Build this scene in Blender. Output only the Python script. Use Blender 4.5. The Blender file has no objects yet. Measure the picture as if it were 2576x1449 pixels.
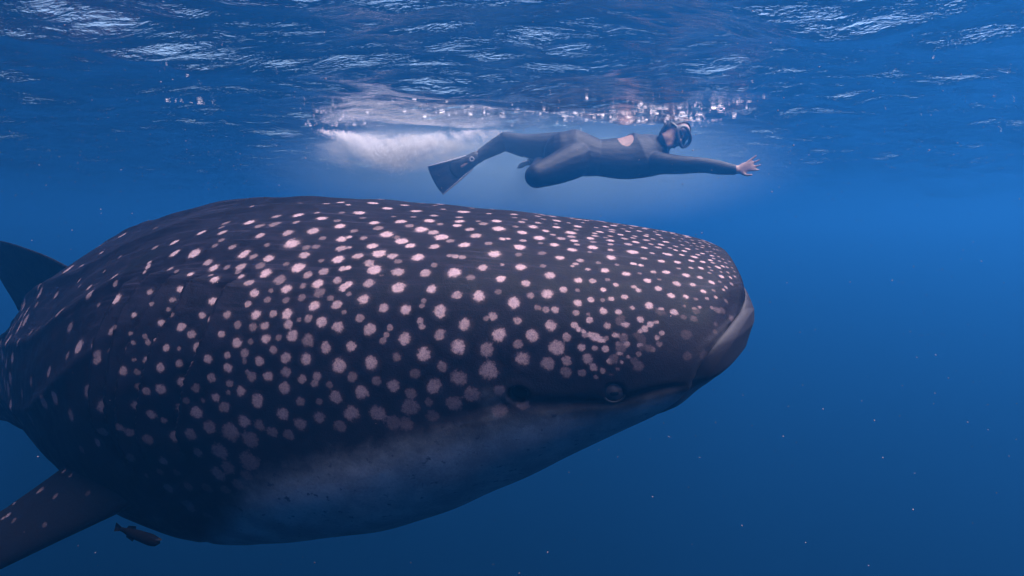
import bpy, bmesh, math, random
import numpy as np
from mathutils import Vector, Matrix, Euler

# ------------------------------------------------------------------ camera, world, sun, exposure
scene = bpy.context.scene
COL = scene.collection
CAM_Z = -0.84                                     # metres below the sea surface (z = 0)
cam_d = bpy.data.cameras.new('camera')
cam_d.sensor_width = 36.0
cam_d.lens = 36.0 * 1840.0 / 2576.0
cam_d.clip_start = 0.02
cam_d.clip_end = 400.0
cam = bpy.data.objects.new('camera', cam_d)
COL.objects.link(cam)
cam.location = (0, 0, CAM_Z)
cam.rotation_euler = (math.radians(90) - math.atan((724.5 - 600) / 1840.0), 0, 0)
scene.camera = cam

SUN_ELEV, SUN_AZ = math.radians(61), math.radians(95)     # azimuth clockwise from +Y (north)
world = bpy.data.worlds.new('World')
scene.world = world
world.use_nodes = True
wn = world.node_tree
sky = wn.nodes.new('ShaderNodeTexSky')
sky.sky_type = 'NISHITA'
sky.sun_disc = False
sky.sun_elevation = SUN_ELEV
sky.sun_rotation = SUN_AZ
wn.nodes['Background'].inputs['Strength'].default_value = 0.05
wn.links.new(sky.outputs[0], wn.nodes['Background'].inputs['Color'])

sun_d = bpy.data.lights.new('sun', 'SUN')
sun_d.energy = 5.0
sun_d.angle = math.radians(76)         # ripples spread the sun into a broad soft patch of light
sun_d.color = (1.0, 0.88, 0.90)
sun = bpy.data.objects.new('sun', sun_d)
COL.objects.link(sun)
to_sun = Vector((math.sin(SUN_AZ) * math.cos(SUN_ELEV), math.cos(SUN_AZ) * math.cos(SUN_ELEV), math.sin(SUN_ELEV)))
sun.rotation_euler = to_sun.to_track_quat('Z', 'Y').to_euler()
sun.location = to_sun * 30

vs = scene.view_settings
vs.view_transform = 'Standard'
vs.look = 'None'
vs.gamma = 1.0
vs.use_curve_mapping = False
vs.exposure = 2.45
cy = scene.cycles
cy.use_denoising = True
cy.max_bounces = 6
cy.diffuse_bounces = 2
cy.glossy_bounces = 2
cy.volume_bounces = 0
cy.transparent_max_bounces = 16
cy.sample_clamp_indirect = 6.0
cy.caustics_reflective = True

rng = np.random.default_rng(11)

# ------------------------------------------------------------------ helpers
def tag(o, label=None, cat=None, group=None, kind=None):
    if label: o['label'] = label
    if cat: o['category'] = cat
    if group: o['group'] = group
    if kind: o['kind'] = kind
    return o

def link(o, parent=None):
    COL.objects.link(o)
    if parent: o.parent = parent
    return o

def empty(name, loc=(0, 0, 0)):
    o = bpy.data.objects.new(name, None)
    o.empty_display_size = 0.1
    o.location = loc
    return link(o)

def np_mesh(name, verts, quads, mat=None, parent=None, attrs=None, smooth=True, tris=None):
    """mesh object from numpy arrays (quads and/or tris)"""
    verts = np.asarray(verts, np.float32).reshape(-1, 3)
    p_ = parent
    while p_ is not None:                          # parents are only ever translated
        verts = verts - np.asarray(p_.location, np.float32); p_ = p_.parent
    me = bpy.data.meshes.new(name)
    faces = []
    tot = []
    if quads is not None and len(quads):
        q = np.asarray(quads, np.int32).reshape(-1, 4); faces.append(q.ravel()); tot.append(np.full(len(q), 4, np.int32))
    if tris is not None and len(tris):
        t = np.asarray(tris, np.int32).reshape(-1, 3); faces.append(t.ravel()); tot.append(np.full(len(t), 3, np.int32))
    loops = np.concatenate(faces); tot = np.concatenate(tot)
    start = np.concatenate([[0], np.cumsum(tot)[:-1]]).astype(np.int32)
    me.vertices.add(len(verts)); me.vertices.foreach_set('co', verts.ravel())
    me.loops.add(len(loops)); me.loops.foreach_set('vertex_index', loops)
    me.polygons.add(len(tot)); me.polygons.foreach_set('loop_start', start)
    me.update(calc_edges=True)
    me.validate()
    if smooth:
        me.polygons.foreach_set('use_smooth', np.ones(len(me.polygons), bool))
    if attrs:
        for k, v in attrs.items():
            a = me.attributes.new(k, 'FLOAT', 'POINT')
            a.data.foreach_set('value', np.asarray(v, np.float32).ravel())
    if mat: me.materials.append(mat)
    o = bpy.data.objects.new(name, me)
    return link(o, parent)

def grid_quads(nr, nc, wrap=False):
    r = np.arange(nr - 1)[:, None]
    c = np.arange(nc if wrap else nc - 1)[None, :]
    c2 = (c + 1) % nc
    return np.stack([r * nc + c, r * nc + c2, (r + 1) * nc + c2, (r + 1) * nc + c], -1).reshape(-1, 4)

def interp(k, v, s):
    k = np.asarray(k, float); v = np.asarray(v, float)
    m = np.empty_like(v); d = np.diff(v) / np.diff(k)
    m[1:-1] = np.where(d[1:] * d[:-1] > 0, 2 * d[1:] * d[:-1] / (d[1:] + d[:-1] + 1e-12), 0); m[0] = d[0]; m[-1] = d[-1]
    i = np.clip(np.searchsorted(k, s, side='right') - 1, 0, len(k) - 2)
    h = k[i + 1] - k[i]; t = (s - k[i]) / h
    return ((2*t**3 - 3*t**2 + 1) * v[i] + (t**3 - 2*t**2 + t) * h * m[i] + (-2*t**3 + 3*t**2) * v[i+1] + (t**3 - t**2) * h * m[i+1])

def sstep(a, b, x):
    t = np.clip((x - a) / (b - a), 0, 1)
    return t * t * (3 - 2 * t)

class Mat:
    """small node-graph builder"""
    def __init__(self, name):
        self.m = bpy.data.materials.new(name); self.m.use_nodes = True
        self.nt = self.m.node_tree; self.nt.nodes.clear()
        self.out = self.nt.nodes.new('ShaderNodeOutputMaterial')
    def n(self, typ, ins=None, **props):
        nd = self.nt.nodes.new(typ)
        for k, v in props.items(): setattr(nd, k, v)
        for k, v in (ins or {}).items(): self.set(nd, k, v)
        return nd
    def set(self, nd, k, v):
        sock = nd.inputs[k]
        if isinstance(v, bpy.types.NodeSocket): self.nt.links.new(v, sock)
        elif isinstance(v, bpy.types.Node): self.nt.links.new(v.outputs[0], sock)
        else: sock.default_value = v
    def math(self, op, a, b=0.0, clamp=False):
        nd = self.n('ShaderNodeMath', {0: a, 1: b}, operation=op); nd.use_clamp = clamp
        return nd.outputs[0]
    def attr(self, name): return self.n('ShaderNodeAttribute', attribute_name=name).outputs['Fac']
    def noise(self, scale, detail=3, rough=0.55, vec=None, dist=0.0):
        ins = {'Scale': scale, 'Detail': detail, 'Roughness': rough, 'Distortion': dist}
        if vec is not None: ins['Vector'] = vec
        return self.n('ShaderNodeTexNoise', ins).outputs[0]
    def objco(self, scale=(1, 1, 1)):
        tc = self.n('ShaderNodeTexCoord')
        return self.n('ShaderNodeMapping', {'Vector': tc.outputs['Object'], 'Scale': scale}).outputs[0]
    def mix(self, fac, a, b, blend='MIX'):
        nd = self.n('ShaderNodeMix', data_type='RGBA', blend_type=blend)
        for k, v in ((0, fac), (6, a), (7, b)): self.set(nd, k, v)
        return nd.outputs[2]
    def ramp(self, fac, lo, hi, a=0.0, b=1.0, smooth=True):
        nd = self.n('ShaderNodeMapRange', {0: fac, 1: lo, 2: hi, 3: a, 4: b})
        nd.interpolation_type = 'SMOOTHSTEP' if smooth else 'LINEAR'
        return nd.outputs[0]
    def bump(self, h, strength, dist):
        return self.n('ShaderNodeBump', {'Height': h, 'Strength': strength, 'Distance': dist}).outputs[0]
    def bsdf(self, **ins):
        nd = self.n('ShaderNodeBsdfPrincipled')
        for k, v in ins.items(): self.set(nd, k.replace('_', ' '), v)
        self.nt.links.new(nd.outputs[0], self.out.inputs[0])
        return nd
    def surf(self, sh): self.nt.links.new(sh if isinstance(sh, bpy.types.NodeSocket) else sh.outputs[0], self.out.inputs[0])

def c4(r, g, b): return (r, g, b, 1.0)

# ------------------------------------------------------------------ the sea: surface sheet and the water itself
def wave_height(x, y):
    r = np.random.default_rng(5)
    z = np.zeros_like(x)
    for i in range(46):
        lam = 0.11 * (2.6 / 0.11) ** (r.random() ** 0.9)
        ang = math.radians(100) + r.normal() * 0.55
        k = 2 * math.pi / lam
        amp = 0.0068 * lam ** 0.85
        ph = r.random() * 6.283
        arg = k * (x * math.cos(ang) + y * math.sin(ang)) + ph + 0.8 * np.sin(0.9 * x + 1.3 * i) + 0.7 * np.sin(0.8 * y + 2.1 * i)
        z += amp * (np.sin(arg) + 0.22 * np.cos(2 * arg))
    return z

def water_surface_mat():
    m = Mat('water_surface')
    co = m.objco((0.75, 2.0, 1))
    n1 = m.noise(9.0, 4, 0.6, co, 0.4)
    n2 = m.noise(34.0, 3, 0.55, co, 0.3)
    h = m.math('ADD', m.math('MULTIPLY', n1, 1.0), m.math('MULTIPLY', n2, 0.22))
    b = m.bump(h, 0.58, 0.03)
    fr = m.n('ShaderNodeFresnel', {'IOR': 1.33, 'Normal': b})
    gl = m.n('ShaderNodeBsdfGlossy', {'Color': c4(1, 1, 1), 'Roughness': 0.22, 'Normal': b})
    tr = m.n('ShaderNodeBsdfTransparent', {'Color': c4(1, 1, 1)})
    mx = m.n('ShaderNodeMixShader', {0: fr, 1: tr, 2: gl})
    m.surf(mx)
    return m.m

def axis(lo, hi, core_lo, core_hi, step, grow=1.16):
    a = list(np.arange(core_lo, core_hi + 1e-6, step))
    s = step
    while a[-1] < hi: s *= grow; a.append(a[-1] + s)
    s = step
    while a[0] > lo: s *= grow; a.insert(0, a[0] - s)
    return np.array(a)

ax = axis(-90, 90, -7, 7, 0.032)
ay = axis(-60, 120, -1.0, 9.0, 0.030)
X, Y = np.meshgrid(ax, ay)
fade = 1 - sstep(18, 60, np.hypot(X, Y))
Z = wave_height(X, Y) * fade
ws = np_mesh('water_surface', np.stack([X, Y, Z], -1), grid_quads(len(ay), len(ax)), water_surface_mat())
tag(ws, 'rippled underside of the sea surface', None, kind='structure')

hm = Mat('sea_water')
pv = hm.n('ShaderNodeVolumePrincipled', {'Color': c4(0.026, 0.285, 0.91), 'Density': 0.105, 'Anisotropy': 0.75,
                                         'Absorption Color': c4(0, 0, 0)})
hm.nt.links.new(pv.outputs[0], hm.out.inputs['Volume'])
bmh = bmesh.new()
bmesh.ops.create_cube(bmh, size=1.0)
meh = bpy.data.meshes.new('haze'); bmh.to_mesh(meh); bmh.free()
for v in meh.vertices:
    v.co = Vector((v.co.x * 170, v.co.y * 170 + 30, (v.co.z + 0.5) * 40.25 - 40.0))
meh.materials.append(hm.m)
hz = link(bpy.data.objects.new('haze', meh))
tag(hz, 'blue sea water fading everything far away', None, kind='stuff')

# ------------------------------------------------------------------ whale shark
SHARK = dict(o=[0.5199, 1.62, -0.1676],
    yk=[0, 0.8, 1.6, 2.6, 5.6], yaw=[7.836, 19.45, 45.13, 44.66, 34.05],
    pk=[0, 0.8, 1.6, 2.6, 5.6], pit=[1.718, 9.206, 5.945, 10.92, 8.182],
    rk=[0, 1, 1.75, 5.6], roll=[10.42, 11, 34, 34],
    a=[0.02, 0.229, 0.3698, 0.4013, 0.4393, 0.5036, 0.5169, 0.4757, 0.3512, 0.2492, 0.15, 0.05],
    bt=[0.02, 0.1375, 0.1627, 0.2052, 0.2739, 0.3705, 0.4188, 0.4239, 0.3522, 0.2461, 0.15, 0.06],
    bb=[0.02, 0.0486, 0.09249, 0.1839, 0.3179, 0.4286, 0.4654, 0.3392, 0.2997, 0.1951, 0.12, 0.05],
    n=[2.6, 2.4, 2.2, 2])
SK = [0, .04, .12, .28, .55, .95, 1.4, 2.0, 2.8, 3.8, 4.8, 5.6]
NK = [0, .5, 1.5, 5.6]
LEN = 5.6
_sd = np.linspace(0, LEN, 1401)
def _frames():
    p = SHARK
    yaw = np.radians(interp(p['yk'], p['yaw'], _sd)); pit = np.radians(interp(p['pk'], p['pit'], _sd)); roll = np.radians(interp(p['rk'], p['roll'], _sd))
    hd = np.stack([np.cos(yaw) * np.cos(pit), -np.sin(yaw) * np.cos(pit), np.sin(pit)], -1)
    C = np.zeros((len(_sd), 3)); C[0] = p['o']
    C[1:] = C[0] - np.cumsum(.5 * (hd[1:] + hd[:-1]) * np.diff(_sd)[:, None], 0)
    lat = np.cross(hd, [0, 0, 1.0]); lat /= np.linalg.norm(lat, axis=1)[:, None]
    up = np.cross(lat, hd); cr, sr = np.cos(roll)[:, None], np.sin(roll)[:, None]
    C[:, 2] += CAM_Z
    return C, hd, lat * cr - up * sr, up * cr + lat * sr
_FR = _frames()
def frame(s):
    s = np.atleast_1d(np.asarray(s, float))
    return [np.stack([np.interp(s, _sd, A[:, i]) for i in range(3)], -1) for A in _FR]

def skin_point(s, th):
    """surface of the smooth trunk at distance s from the snout and angle th (0 = right flank, 90 deg = back)"""
    s, th = np.broadcast_arrays(np.asarray(s, float), np.asarray(th, float))
    sh = s.shape; s = s.ravel(); th = th.ravel()
    C, hd, L, U = frame(s)
    a = interp(SK, SHARK['a'], s); bt = interp(SK, SHARK['bt'], s); bb = interp(SK, SHARK['bb'], s); e = 2 / interp(NK, SHARK['n'], s)
    ct, st = np.cos(th), np.sin(th)
    l = np.sign(ct) * np.abs(ct) ** e * a
    h = np.sign(st) * np.abs(st) ** e * np.where(st > 0, bt, bb)
    return (C + L * l[:, None] + U * h[:, None]).reshape(sh + (3,))

def skin_normal(s, th):
    d = 0.004
    s = np.maximum(np.asarray(s, float), 0.006)
    ds = skin_point(s + d, th) - skin_point(s - d, th)
    dt = skin_point(s, np.asarray(th) + 0.01) - skin_point(s, np.asarray(th) - 0.01)
    n = np.cross(ds, dt); n /= np.linalg.norm(n, axis=-1, keepdims=True) + 1e-12
    C, _, _, _ = frame(np.ravel(s))
    out = skin_point(s, th) - C.reshape(n.shape)
    return n * np.sign((n * out).sum(-1, keepdims=True))

# spots of the right flank: distance from the snout (mm), angle (0.1 deg), radius (mm), strength
SPOTS = """
1044,304,9,2.6 994,282,9.3,2.3 1110,341,7.7,1.8 1108,285,6.5,1.4 1166,317,8.9,1.6 1034,246,7.3,1.8 1013,222,8.8,2.1 1062,199,8.4,1.9 1110,240,7.6,1.3 1184,238,11.1,1.6 1082,248,6.4,1.1 1061,247,7.4,1.3
1037,344,6.4,1.1 1066,264,6.4,1.1 1144,278,6.6,1.1 1065,357,6.5,1.1 992,177,7.2,1.6 1164,254,6.6,1 1136,308,6.1,1 1010,316,6.3,1 1047,209,5.8,1 1081,201,5.8,1.1 1096,174,6.4,1.3 993,219,6.2,1.1
490,920,11.1,2 441,944,9.4,2 418,1010,7.1,1 376,1048,8.9,2 480,891,10,1 457,885,9.1,1 457,857,9.8,2 426,874,9.8,2 424,914,10.1,1 396,923,13.5,3
370,916,6.7,2 343,954,7.7,2 392,891,8.2,1 462,809,7.9,1 430,832,12.8,3 386,861,10.5,3 348,896,12.3,3 311,908,6.6,2 294,939,10.1,3 277,985,11.2,3
256,1041,7,2 240,986,7.7,2 256,944,8.4,1 444,772,12.4,3 403,813,10.2,3 386,788,7.8,2 347,864,9.7,1 301,875,9.7,3 278,910,9.9,2 277,895,9,2
245,919,8.3,3 222,949,8.4,3 206,1060,7.9,2 206,916,6.6,2 187,987,6.8,2 181,943,8.4,3 355,827,15,3 309,853,8,2 259,879,8.9,3 278,846,7.9,2 230,885,7.3,2
208,901,9,3 462,707,6.8,3 407,745,15.3,3 435,707,9.1,2 368,762,12.3,2 350,789,10.8,2 307,827,9.4,2 314,795,10.8,3 250,841,9.4,2 233,863,7.9,2
207,862,9.5,2 193,887,8,2 176,908,6.5,2 342,753,9.9,3 276,799,10,3 286,824,7.8,1 307,763,9.1,1 228,821,10.1,3 401,701,7.5,1 375,697,11.9,3
335,720,8.2,2 275,760,8.3,2 242,786,10,2 198,826,7.8,2 178,840,9.4,3 171,878,7.2,3 435,654,14.8,3 306,712,12.7,3 212,775,9.1,3 185,802,8.4,2
341,671,11,3 272,708,8.9,2 233,715,14.1,3 197,732,7.4,2 174,747,6,3 310,668,6.6,1 433,600,8.7,1 393,624,10.9,1 360,603,10.8,3 270,645,12.3,3
212,671,8,2 182,670,9.4,3 292,595,7.1,1 324,597,8.6,2 331,572,7.8,2 336,555,5.6,2 260,594,6.4,1 232,617,6.9,3 219,611,6.8,3 423,527,13.4,3
386,542,7.8,1 309,542,7,2 280,545,10.5,3 244,537,10.4,3 221,550,5.6,1 197,572,7,2 177,582,7,3 372,486,12.5,2.5 324,470,10.3,3 410,435,10.3,2.5
300,473,8.2,2 275,487,6.2,1 208,506,8.9,3 188,523,5.5,1 261,460,6.8,2.5 347,414,8.8,2.5 282,426,7.4,3 231,457,6.8,2 224,437,7.4,2.5 191,460,8.8,2.5
324,414,6.1,1 373,389,12.8,3 401,378,8.8,1.5 302,370,8,2.5 268,378,7.3,2.5 283,369,6,1 247,392,8,2.5 427,345,14.1,3 323,349,9.3,3 208,352,9.3,3
235,335,6.6,2 189,333,7.9,2 388,325,8,1 374,315,8,1.5 360,316,9.3,2 326,302,7.3,1.5 282,312,8.6,3 257,311,7.9,2.5 306,296,5.3,1 167,745,10.2,3
142,765,7,3 118,767,9.6,3 152,683,9.3,3 126,720,7.5,3 104,725,7.6,3 151,805,6.5,3 134,815,7.9,3 126,849,8.6,3 150,851,8,2 135,882,6.8,2 107,919,5.6,2
162,820,6.6,2 106,868,5.4,2 109,800,6.5,3 99,823,5.9,3 81,808,5.9,3 88,750,6.4,3 166,881,8.2,3 150,930,6.3,2 139,1017,6.6,2 119,1012,5.1,2 130,951,5,2
107,968,6.4,2 137,913,4.9,1.5 123,920,4.9,1.5 92,948,4.9,2 90,998,5,2 89,911,5.5,2 78,978,5,1.5 74,962,5,2 75,918,4.9,2 93,894,5.5,2 61,900,5.5,2
69,900,4.8,1.5 67,808,5.2,1.5 80,774,5.2,2 85,723,6.3,2 78,674,7.5,3 67,686,5.7,2.5 70,748,5.1,2 58,733,5.1,1.5 58,678,5.1,1.5 152,628,6.1,1.5
130,650,6.1,2 111,661,8,3 95,674,5,1.5 92,643,5.5,1.5 97,620,4.9,1.5 175,584,9,3 141,579,9,3 117,578,7.2,2.5 76,581,7.3,3 58,565,6.2,3 48,572,5,2
74,625,4.9,1.5 60,617,5,1.5 97,536,7.7,3 159,507,9.3,2.5 132,511,7.6,2.5 59,503,6.1,1.5 82,538,5.4,1 72,483,5.4,2 78,467,5.3,2 116,471,7.5,3
97,475,5.3,1 171,421,8.6,3 146,423,7.4,3 111,420,5.2,1.5 130,412,5.7,1 95,423,5.8,2 125,360,5.1,2 135,350,5.1,1.2 151,362,5.1,1 105,355,5.1,1
168,321,8.4,2.5 77,378,7,0.7 90,326,5.7,0.8 116,894,4.8,1.5 104,899,4.8,1.5 119,913,4.9,1.5 87,855,5.3,1.5 78,862,4.7,1.5 72,845,4.7,1.5 60,781,4.6,1.5
47,766,4.6,1.2 47,678,4.5,1.2 45,631,4.4,1.2 72,1058,4.4,1.2 64,1077,4.4,1.2 58,959,4.2,1.2 53,903,4.1,1.2 420,266,9.9,2 366,241,11.8,2.5
304,268,7.9,2.5 276,241,8.5,2 329,244,7.9,2.5 246,245,7.8,2.5 223,276,7.9,2.5 207,249,7.2,2.5 217,226,7.8,2.5 224,214,5.8,2.5 197,262,5.2,2
190,204,5.8,2 198,181,6.5,2 397,199,13.8,2.5 342,190,9.8,1.7 313,198,6.5,1.7 298,184,7.8,2.5 265,195,6.5,2.5 279,180,5.8,1.2 250,193,5.8,1
421,167,11.1,1.5 359,147,16.3,2.3 319,144,8.4,2.5 298,137,6.5,2 281,132,7.8,2.5 262,152,5.8,1.2 246,152,6.5,2 226,144,6.5,1.8 195,148,7.1,1.2
206,123,6.5,1.2 259,111,5.8,2.2 246,93,5.2,1.5 229,105,5.8,1.2 416,109,15.7,2.3 375,84,14.3,1.6 344,92,11.1,1.8 311,93,11.7,1.8 276,79,6.5,2.2
257,73,5.2,2.2 302,59,8.4,2 288,44,6.5,1.7 264,47,5.2,1.2 348,48,12.4,1.2 322,41,8.5,1.2 300,24,5.9,1.2 275,29,3.9,1.2 854,875,7.9,3 822,918,14.3,3
767,893,14.8,3 756,952,13.5,3 801,826,16,3 696,886,16.3,3 601,918,17.3,3 652,926,8.8,1.5 690,977,9,1 615,1065,9.3,1.5 559,1080,9.3,2 543,913,9.4,2
717,812,8.2,1 775,784,9.9,0.8 676,819,9.9,1 641,851,11.6,2 589,857,10.8,2 737,747,14.1,3 687,767,14.1,3 634,793,15.3,3 576,812,13.7,3 506,835,13.7,3
540,823,8.1,1.2 662,741,11.8,1.3 608,775,9.6,1.2 572,775,11.9,3 525,802,12.7,1.5 760,689,11,1.2 717,712,13.4,1.2 633,726,17.2,3 607,714,13.2,2.2
543,751,11.7,2.3 489,775,16.4,3 690,678,17,3 759,653,7.7,3 729,651,10.7,1.5 667,664,9.2,0.9 586,686,17.5,3 523,706,15.2,2.3 472,700,9.8,2.8
653,644,15.9,3 701,606,14.3,3 632,619,12.7,3 564,660,12,1.3 587,619,13.4,2.5 534,634,14.8,3 492,653,10.4,1.3 743,595,7.5,2 679,564,16.9,3
715,547,14,2.2 652,552,12.4,2.2 606,548,15.2,3 474,588,15.9,3 551,563,7.2,1.5 540,558,8.7,2 527,556,8.6,1.5 688,513,13,2 639,525,9.4,0.9 722,489,7.9,3
673,483,15.7,3 456,533,5.7,1.5 487,505,12.7,2.2 631,474,14.9,2 582,470,12.7,2 572,509,8.6,1 534,471,16.1,3 675,425,13.4,1.8 453,452,11.1,3
503,449,10.4,1 658,458,4.3,1 710,419,10.6,3 623,404,16,2.7 565,392,11.7,2.7 678,358,13.9,2.5 522,367,11.6,2 485,364,14.2,3 454,389,8.2,0.8 705,379,7,1
575,345,6.8,1 642,321,11.6,2 605,313,12.3,2.8 577,326,6.8,1.2 547,303,14.8,2.7 506,254,13.3,2.4 461,285,10,2 471,276,6.7,1 679,288,10.2,1.5
579,272,8.1,1.7 576,250,8.1,1.7 662,249,13.6,2.5 629,250,7.4,1.5 635,227,7.4,1.5 641,207,8.1,1.2 605,210,14.1,2.6 547,217,12.7,1.6 451,209,15.2,2.8
694,195,11.5,2.5 574,150,15.3,2.6 517,167,15.9,2.8 473,153,15.8,1.7 662,135,15.4,2.4 619,149,11.4,1 547,106,12.6,1.3 593,90,12.7,0.9 696,100,11.5,1.2
472,76,19.7,2 523,60,17.9,1.4 657,78,11.4,1 566,43,16,2 686,51,15.5,2.4 632,59,14.7,2 606,30,13.4,1.1 506,6,18.6,1.1 460,10,13.2,1 543,-1,13.3,0.9
579,2,10.7,0.7 1325,921,8,1.5 1211,830,7.4,1 1181,846,11.5,3 1100,900,15,3 1039,885,15.6,1.5 975,867,11.6,2 1092,835,8.2,1.5 908,868,10.6,2
896,900,13.5,3 1018,725,16.1,3 975,767,12.8,1.8 924,775,16,3 888,796,10.1,1.5 855,753,14.8,3 835,810,10.1,1 1126,693,13.8,3 1048,661,13,2.4
1092,739,13.9,1.2 1079,705,10.3,1 975,698,14.9,1.2 943,707,18.1,1.2 897,717,10.6,1.5 797,711,14.3,3 816,745,10.6,1 943,636,13.6,2.4 886,651,15,2
839,671,16.6,2.3 809,638,9.3,1 771,641,13.8,3 860,602,20,3 908,591,9.3,1 982,585,11.9,1.5 1024,617,9.7,1 1025,590,9.7,0.9 1059,560,17.7,3 943,552,17,3
1010,520,13.3,2 918,539,11.5,1.3 884,531,13.6,2.6 820,552,14.2,2.2 826,588,11.4,0.9 809,595,11.4,0.9 757,590,13.5,2 749,531,15.4,3 988,495,13.8,3
929,494,13.6,2.2 959,495,9.9,1 843,507,8.9,0.8 890,498,14.2,0.9 816,493,16.9,3 872,468,14.7,3 780,525,8.8,0.9 1026,467,10,2.7 979,460,6.8,1.2
927,473,9,1 913,450,9.6,2.2 839,440,15.2,1.2 792,461,11.6,1.8 764,473,12.3,1.8 731,484,9.4,2.5 961,439,11.7,2.8 889,421,11.7,1.5 766,424,13.5,3
733,434,11.4,1.7 820,404,13.2,3 792,416,9.3,1.3 846,397,7.2,1 872,385,11.5,2.8 937,413,7.4,0.7 718,405,11.3,2.8 758,388,14.1,0.9 952,368,10.6,2.8
847,365,9.3,1 814,364,9.9,0.9 787,371,9.9,0.9 735,366,8.4,0.9 963,321,8.7,2 939,296,9.8,2.6 907,312,10.3,1.5 878,349,8.6,1.8 860,313,12.4,2.8
831,317,9.1,1.6 806,314,13.3,2.8 761,337,13.9,2.8 722,338,11.8,2 707,310,6.9,1 743,280,13.1,2.5 767,295,10.4,1.4 783,292,6.9,1 801,279,10.4,2
842,277,10.5,1.8 861,274,10.5,1 887,283,9.2,1 715,260,13,2.3 989,285,6.6,2 975,262,10.9,1.7 911,253,9.2,1.8 838,236,11.8,2.5 792,242,13.8,2.4
816,239,8.3,1 765,223,15.1,1.2 963,223,12.9,2.4 885,229,12.3,2.3 825,202,10.4,1.8 863,230,7,0.8 736,196,12.9,2.2 873,197,11.2,1.5 901,193,8.4,1.8
931,185,10.2,2 805,176,13,2.2 770,167,13.6,2.4 961,179,7.9,1.5 850,172,11.1,2.2 902,156,11.2,2.4 716,137,16.2,2.4 874,174,7,0.8 930,133,10.6,1.6
838,125,12.4,2 866,128,12.5,1.3 872,142,6.9,1 807,133,13,1.3 780,109,10.9,1.5 755,111,10.9,1.6 760,92,9.5,1.4 904,114,9.8,1.3 958,109,10.7,1
888,90,12.5,2.1 813,87,13.7,1.9 909,90,7,1 931,79,11.3,2 862,66,13.2,1.9 729,46,14.9,1.7 953,74,7.1,0.7 978,78,8.6,0.6 736,83,8.1,0.8 790,46,10.9,1.2
758,40,8.2,0.9 1511,849,10.1,2.3 1648,873,9.6,2 1763,873,11,2 1783,809,12,2 1552,935,9.5,1.2 1180,664,12.5,3 1117,576,14.5,3 1232,661,12.3,1.6
1168,541,10,2.5 1173,558,8.4,2.5 1167,521,6.6,2.5 1266,547,12.1,2.6 1238,507,10.1,1.5 1600,709,11.1,1.6 1379,572,11.7,2.3 1312,503,15.6,2
1144,460,15.3,2.8 1101,419,9.4,1.5 1068,453,10.9,2 1190,426,15.4,2.9 1031,415,9.9,2.6 1090,503,9.6,1.5 1036,377,9.1,1.2 1374,633,7.3,1 1482,634,11.4,1
1765,682,14.8,1.6 1264,449,8.4,1 1072,407,6.2,1 1013,357,9,1.8 1370,691,7.4,1 1066,485,7.9,1 1852,489,15.9,1.4 1935,645,13.9,1 1665,532,16.2,1.7
1442,511,17.2,2 1352,418,16.3,1.2 1531,523,14.2,1 1765,532,12.9,0.9 1275,316,20.7,2.3 1219,312,20.2,2.9 1163,316,14.8,1.1 1317,308,12.6,1
1186,248,13.8,1.3 1189,232,9.9,1.5 1158,194,11.6,1 1421,209,22.1,2 1361,197,20.3,2.1 1580,337,17.8,1.2 1410,302,15.4,1.6 1635,213,26.8,1.2
1756,305,17.8,0.9 1234,158,19.1,1.4 1300,116,17.7,1.3 1179,97,19.5,1.8 1124,128,13.3,2.1 1097,174,11.3,1.6 1116,184,9.5,1 1078,123,11.2,1.2
1051,110,10.1,1.5 1029,110,12.8,2.1 1077,165,8.4,1 1091,75,13.1,2.1 1128,78,7.6,1 1057,48,11.5,1.7 1009,49,14.5,2 994,125,13.5,2.4 1023,169,11,2.2
1064,193,7.4,2 993,177,9,1.7 1130,35,9.6,1.2 1099,37,9.4,1.2 1120,15,11.5,1.5 1042,27,8.3,1.2 1204,33,13.9,1.2 1243,13,13.2,1.8 1192,0,11.9,1.5
1304,16,13.6,1.2 1036,-9,13.8,1.7 1078,-4,13.1,0.9 1108,-14,9.5,1 1076,-59,13.2,1.6 1141,-36,13.6,0.9 1160,-7,11.7,0.8 1134,-91,8.8,1 1097,-87,11.5,0.9
1104,-141,16.5,1.5 1062,-97,11.3,0.8 1227,83,12,0.6 968,45,15.4,2 921,51,14,1.3 895,12,16.2,1.6 864,57,13.7,2 955,6,17.7,1.3 991,-3,15.6,1.3
923,-4,23.4,1.2 870,1,13.8,1 894,-23,20.9,1.1 995,-44,14.5,1.4 955,-45,22.6,1.4 911,-75,25.9,1.1 954,-88,20.3,1.1 978,-105,20.6,1.4 928,-115,16.7,0.8
1017,-150,17.3,0.8 1055,-143,15.1,1.1 981,-156,14.7,0.7 952,-141,16.9,0.8 1087,-212,22,1.3 1221,-245,11.1,0.8 1064,-254,15.5,0.7 826,20,14.7,2
801,-4,15.5,1.5 765,3,14.6,1.3 826,-21,14,1 852,-13,14.1,1 710,2,18.3,2 667,-4,18.3,1.6 735,-17,14.6,1 645,-28,19,0.9 625,-36,17.1,0.9 612,-1,20.8,1
578,-25,15.1,0.7 539,-6,16.9,1.3 466,-40,18,1 426,-28,14.9,0.7
"""

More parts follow.
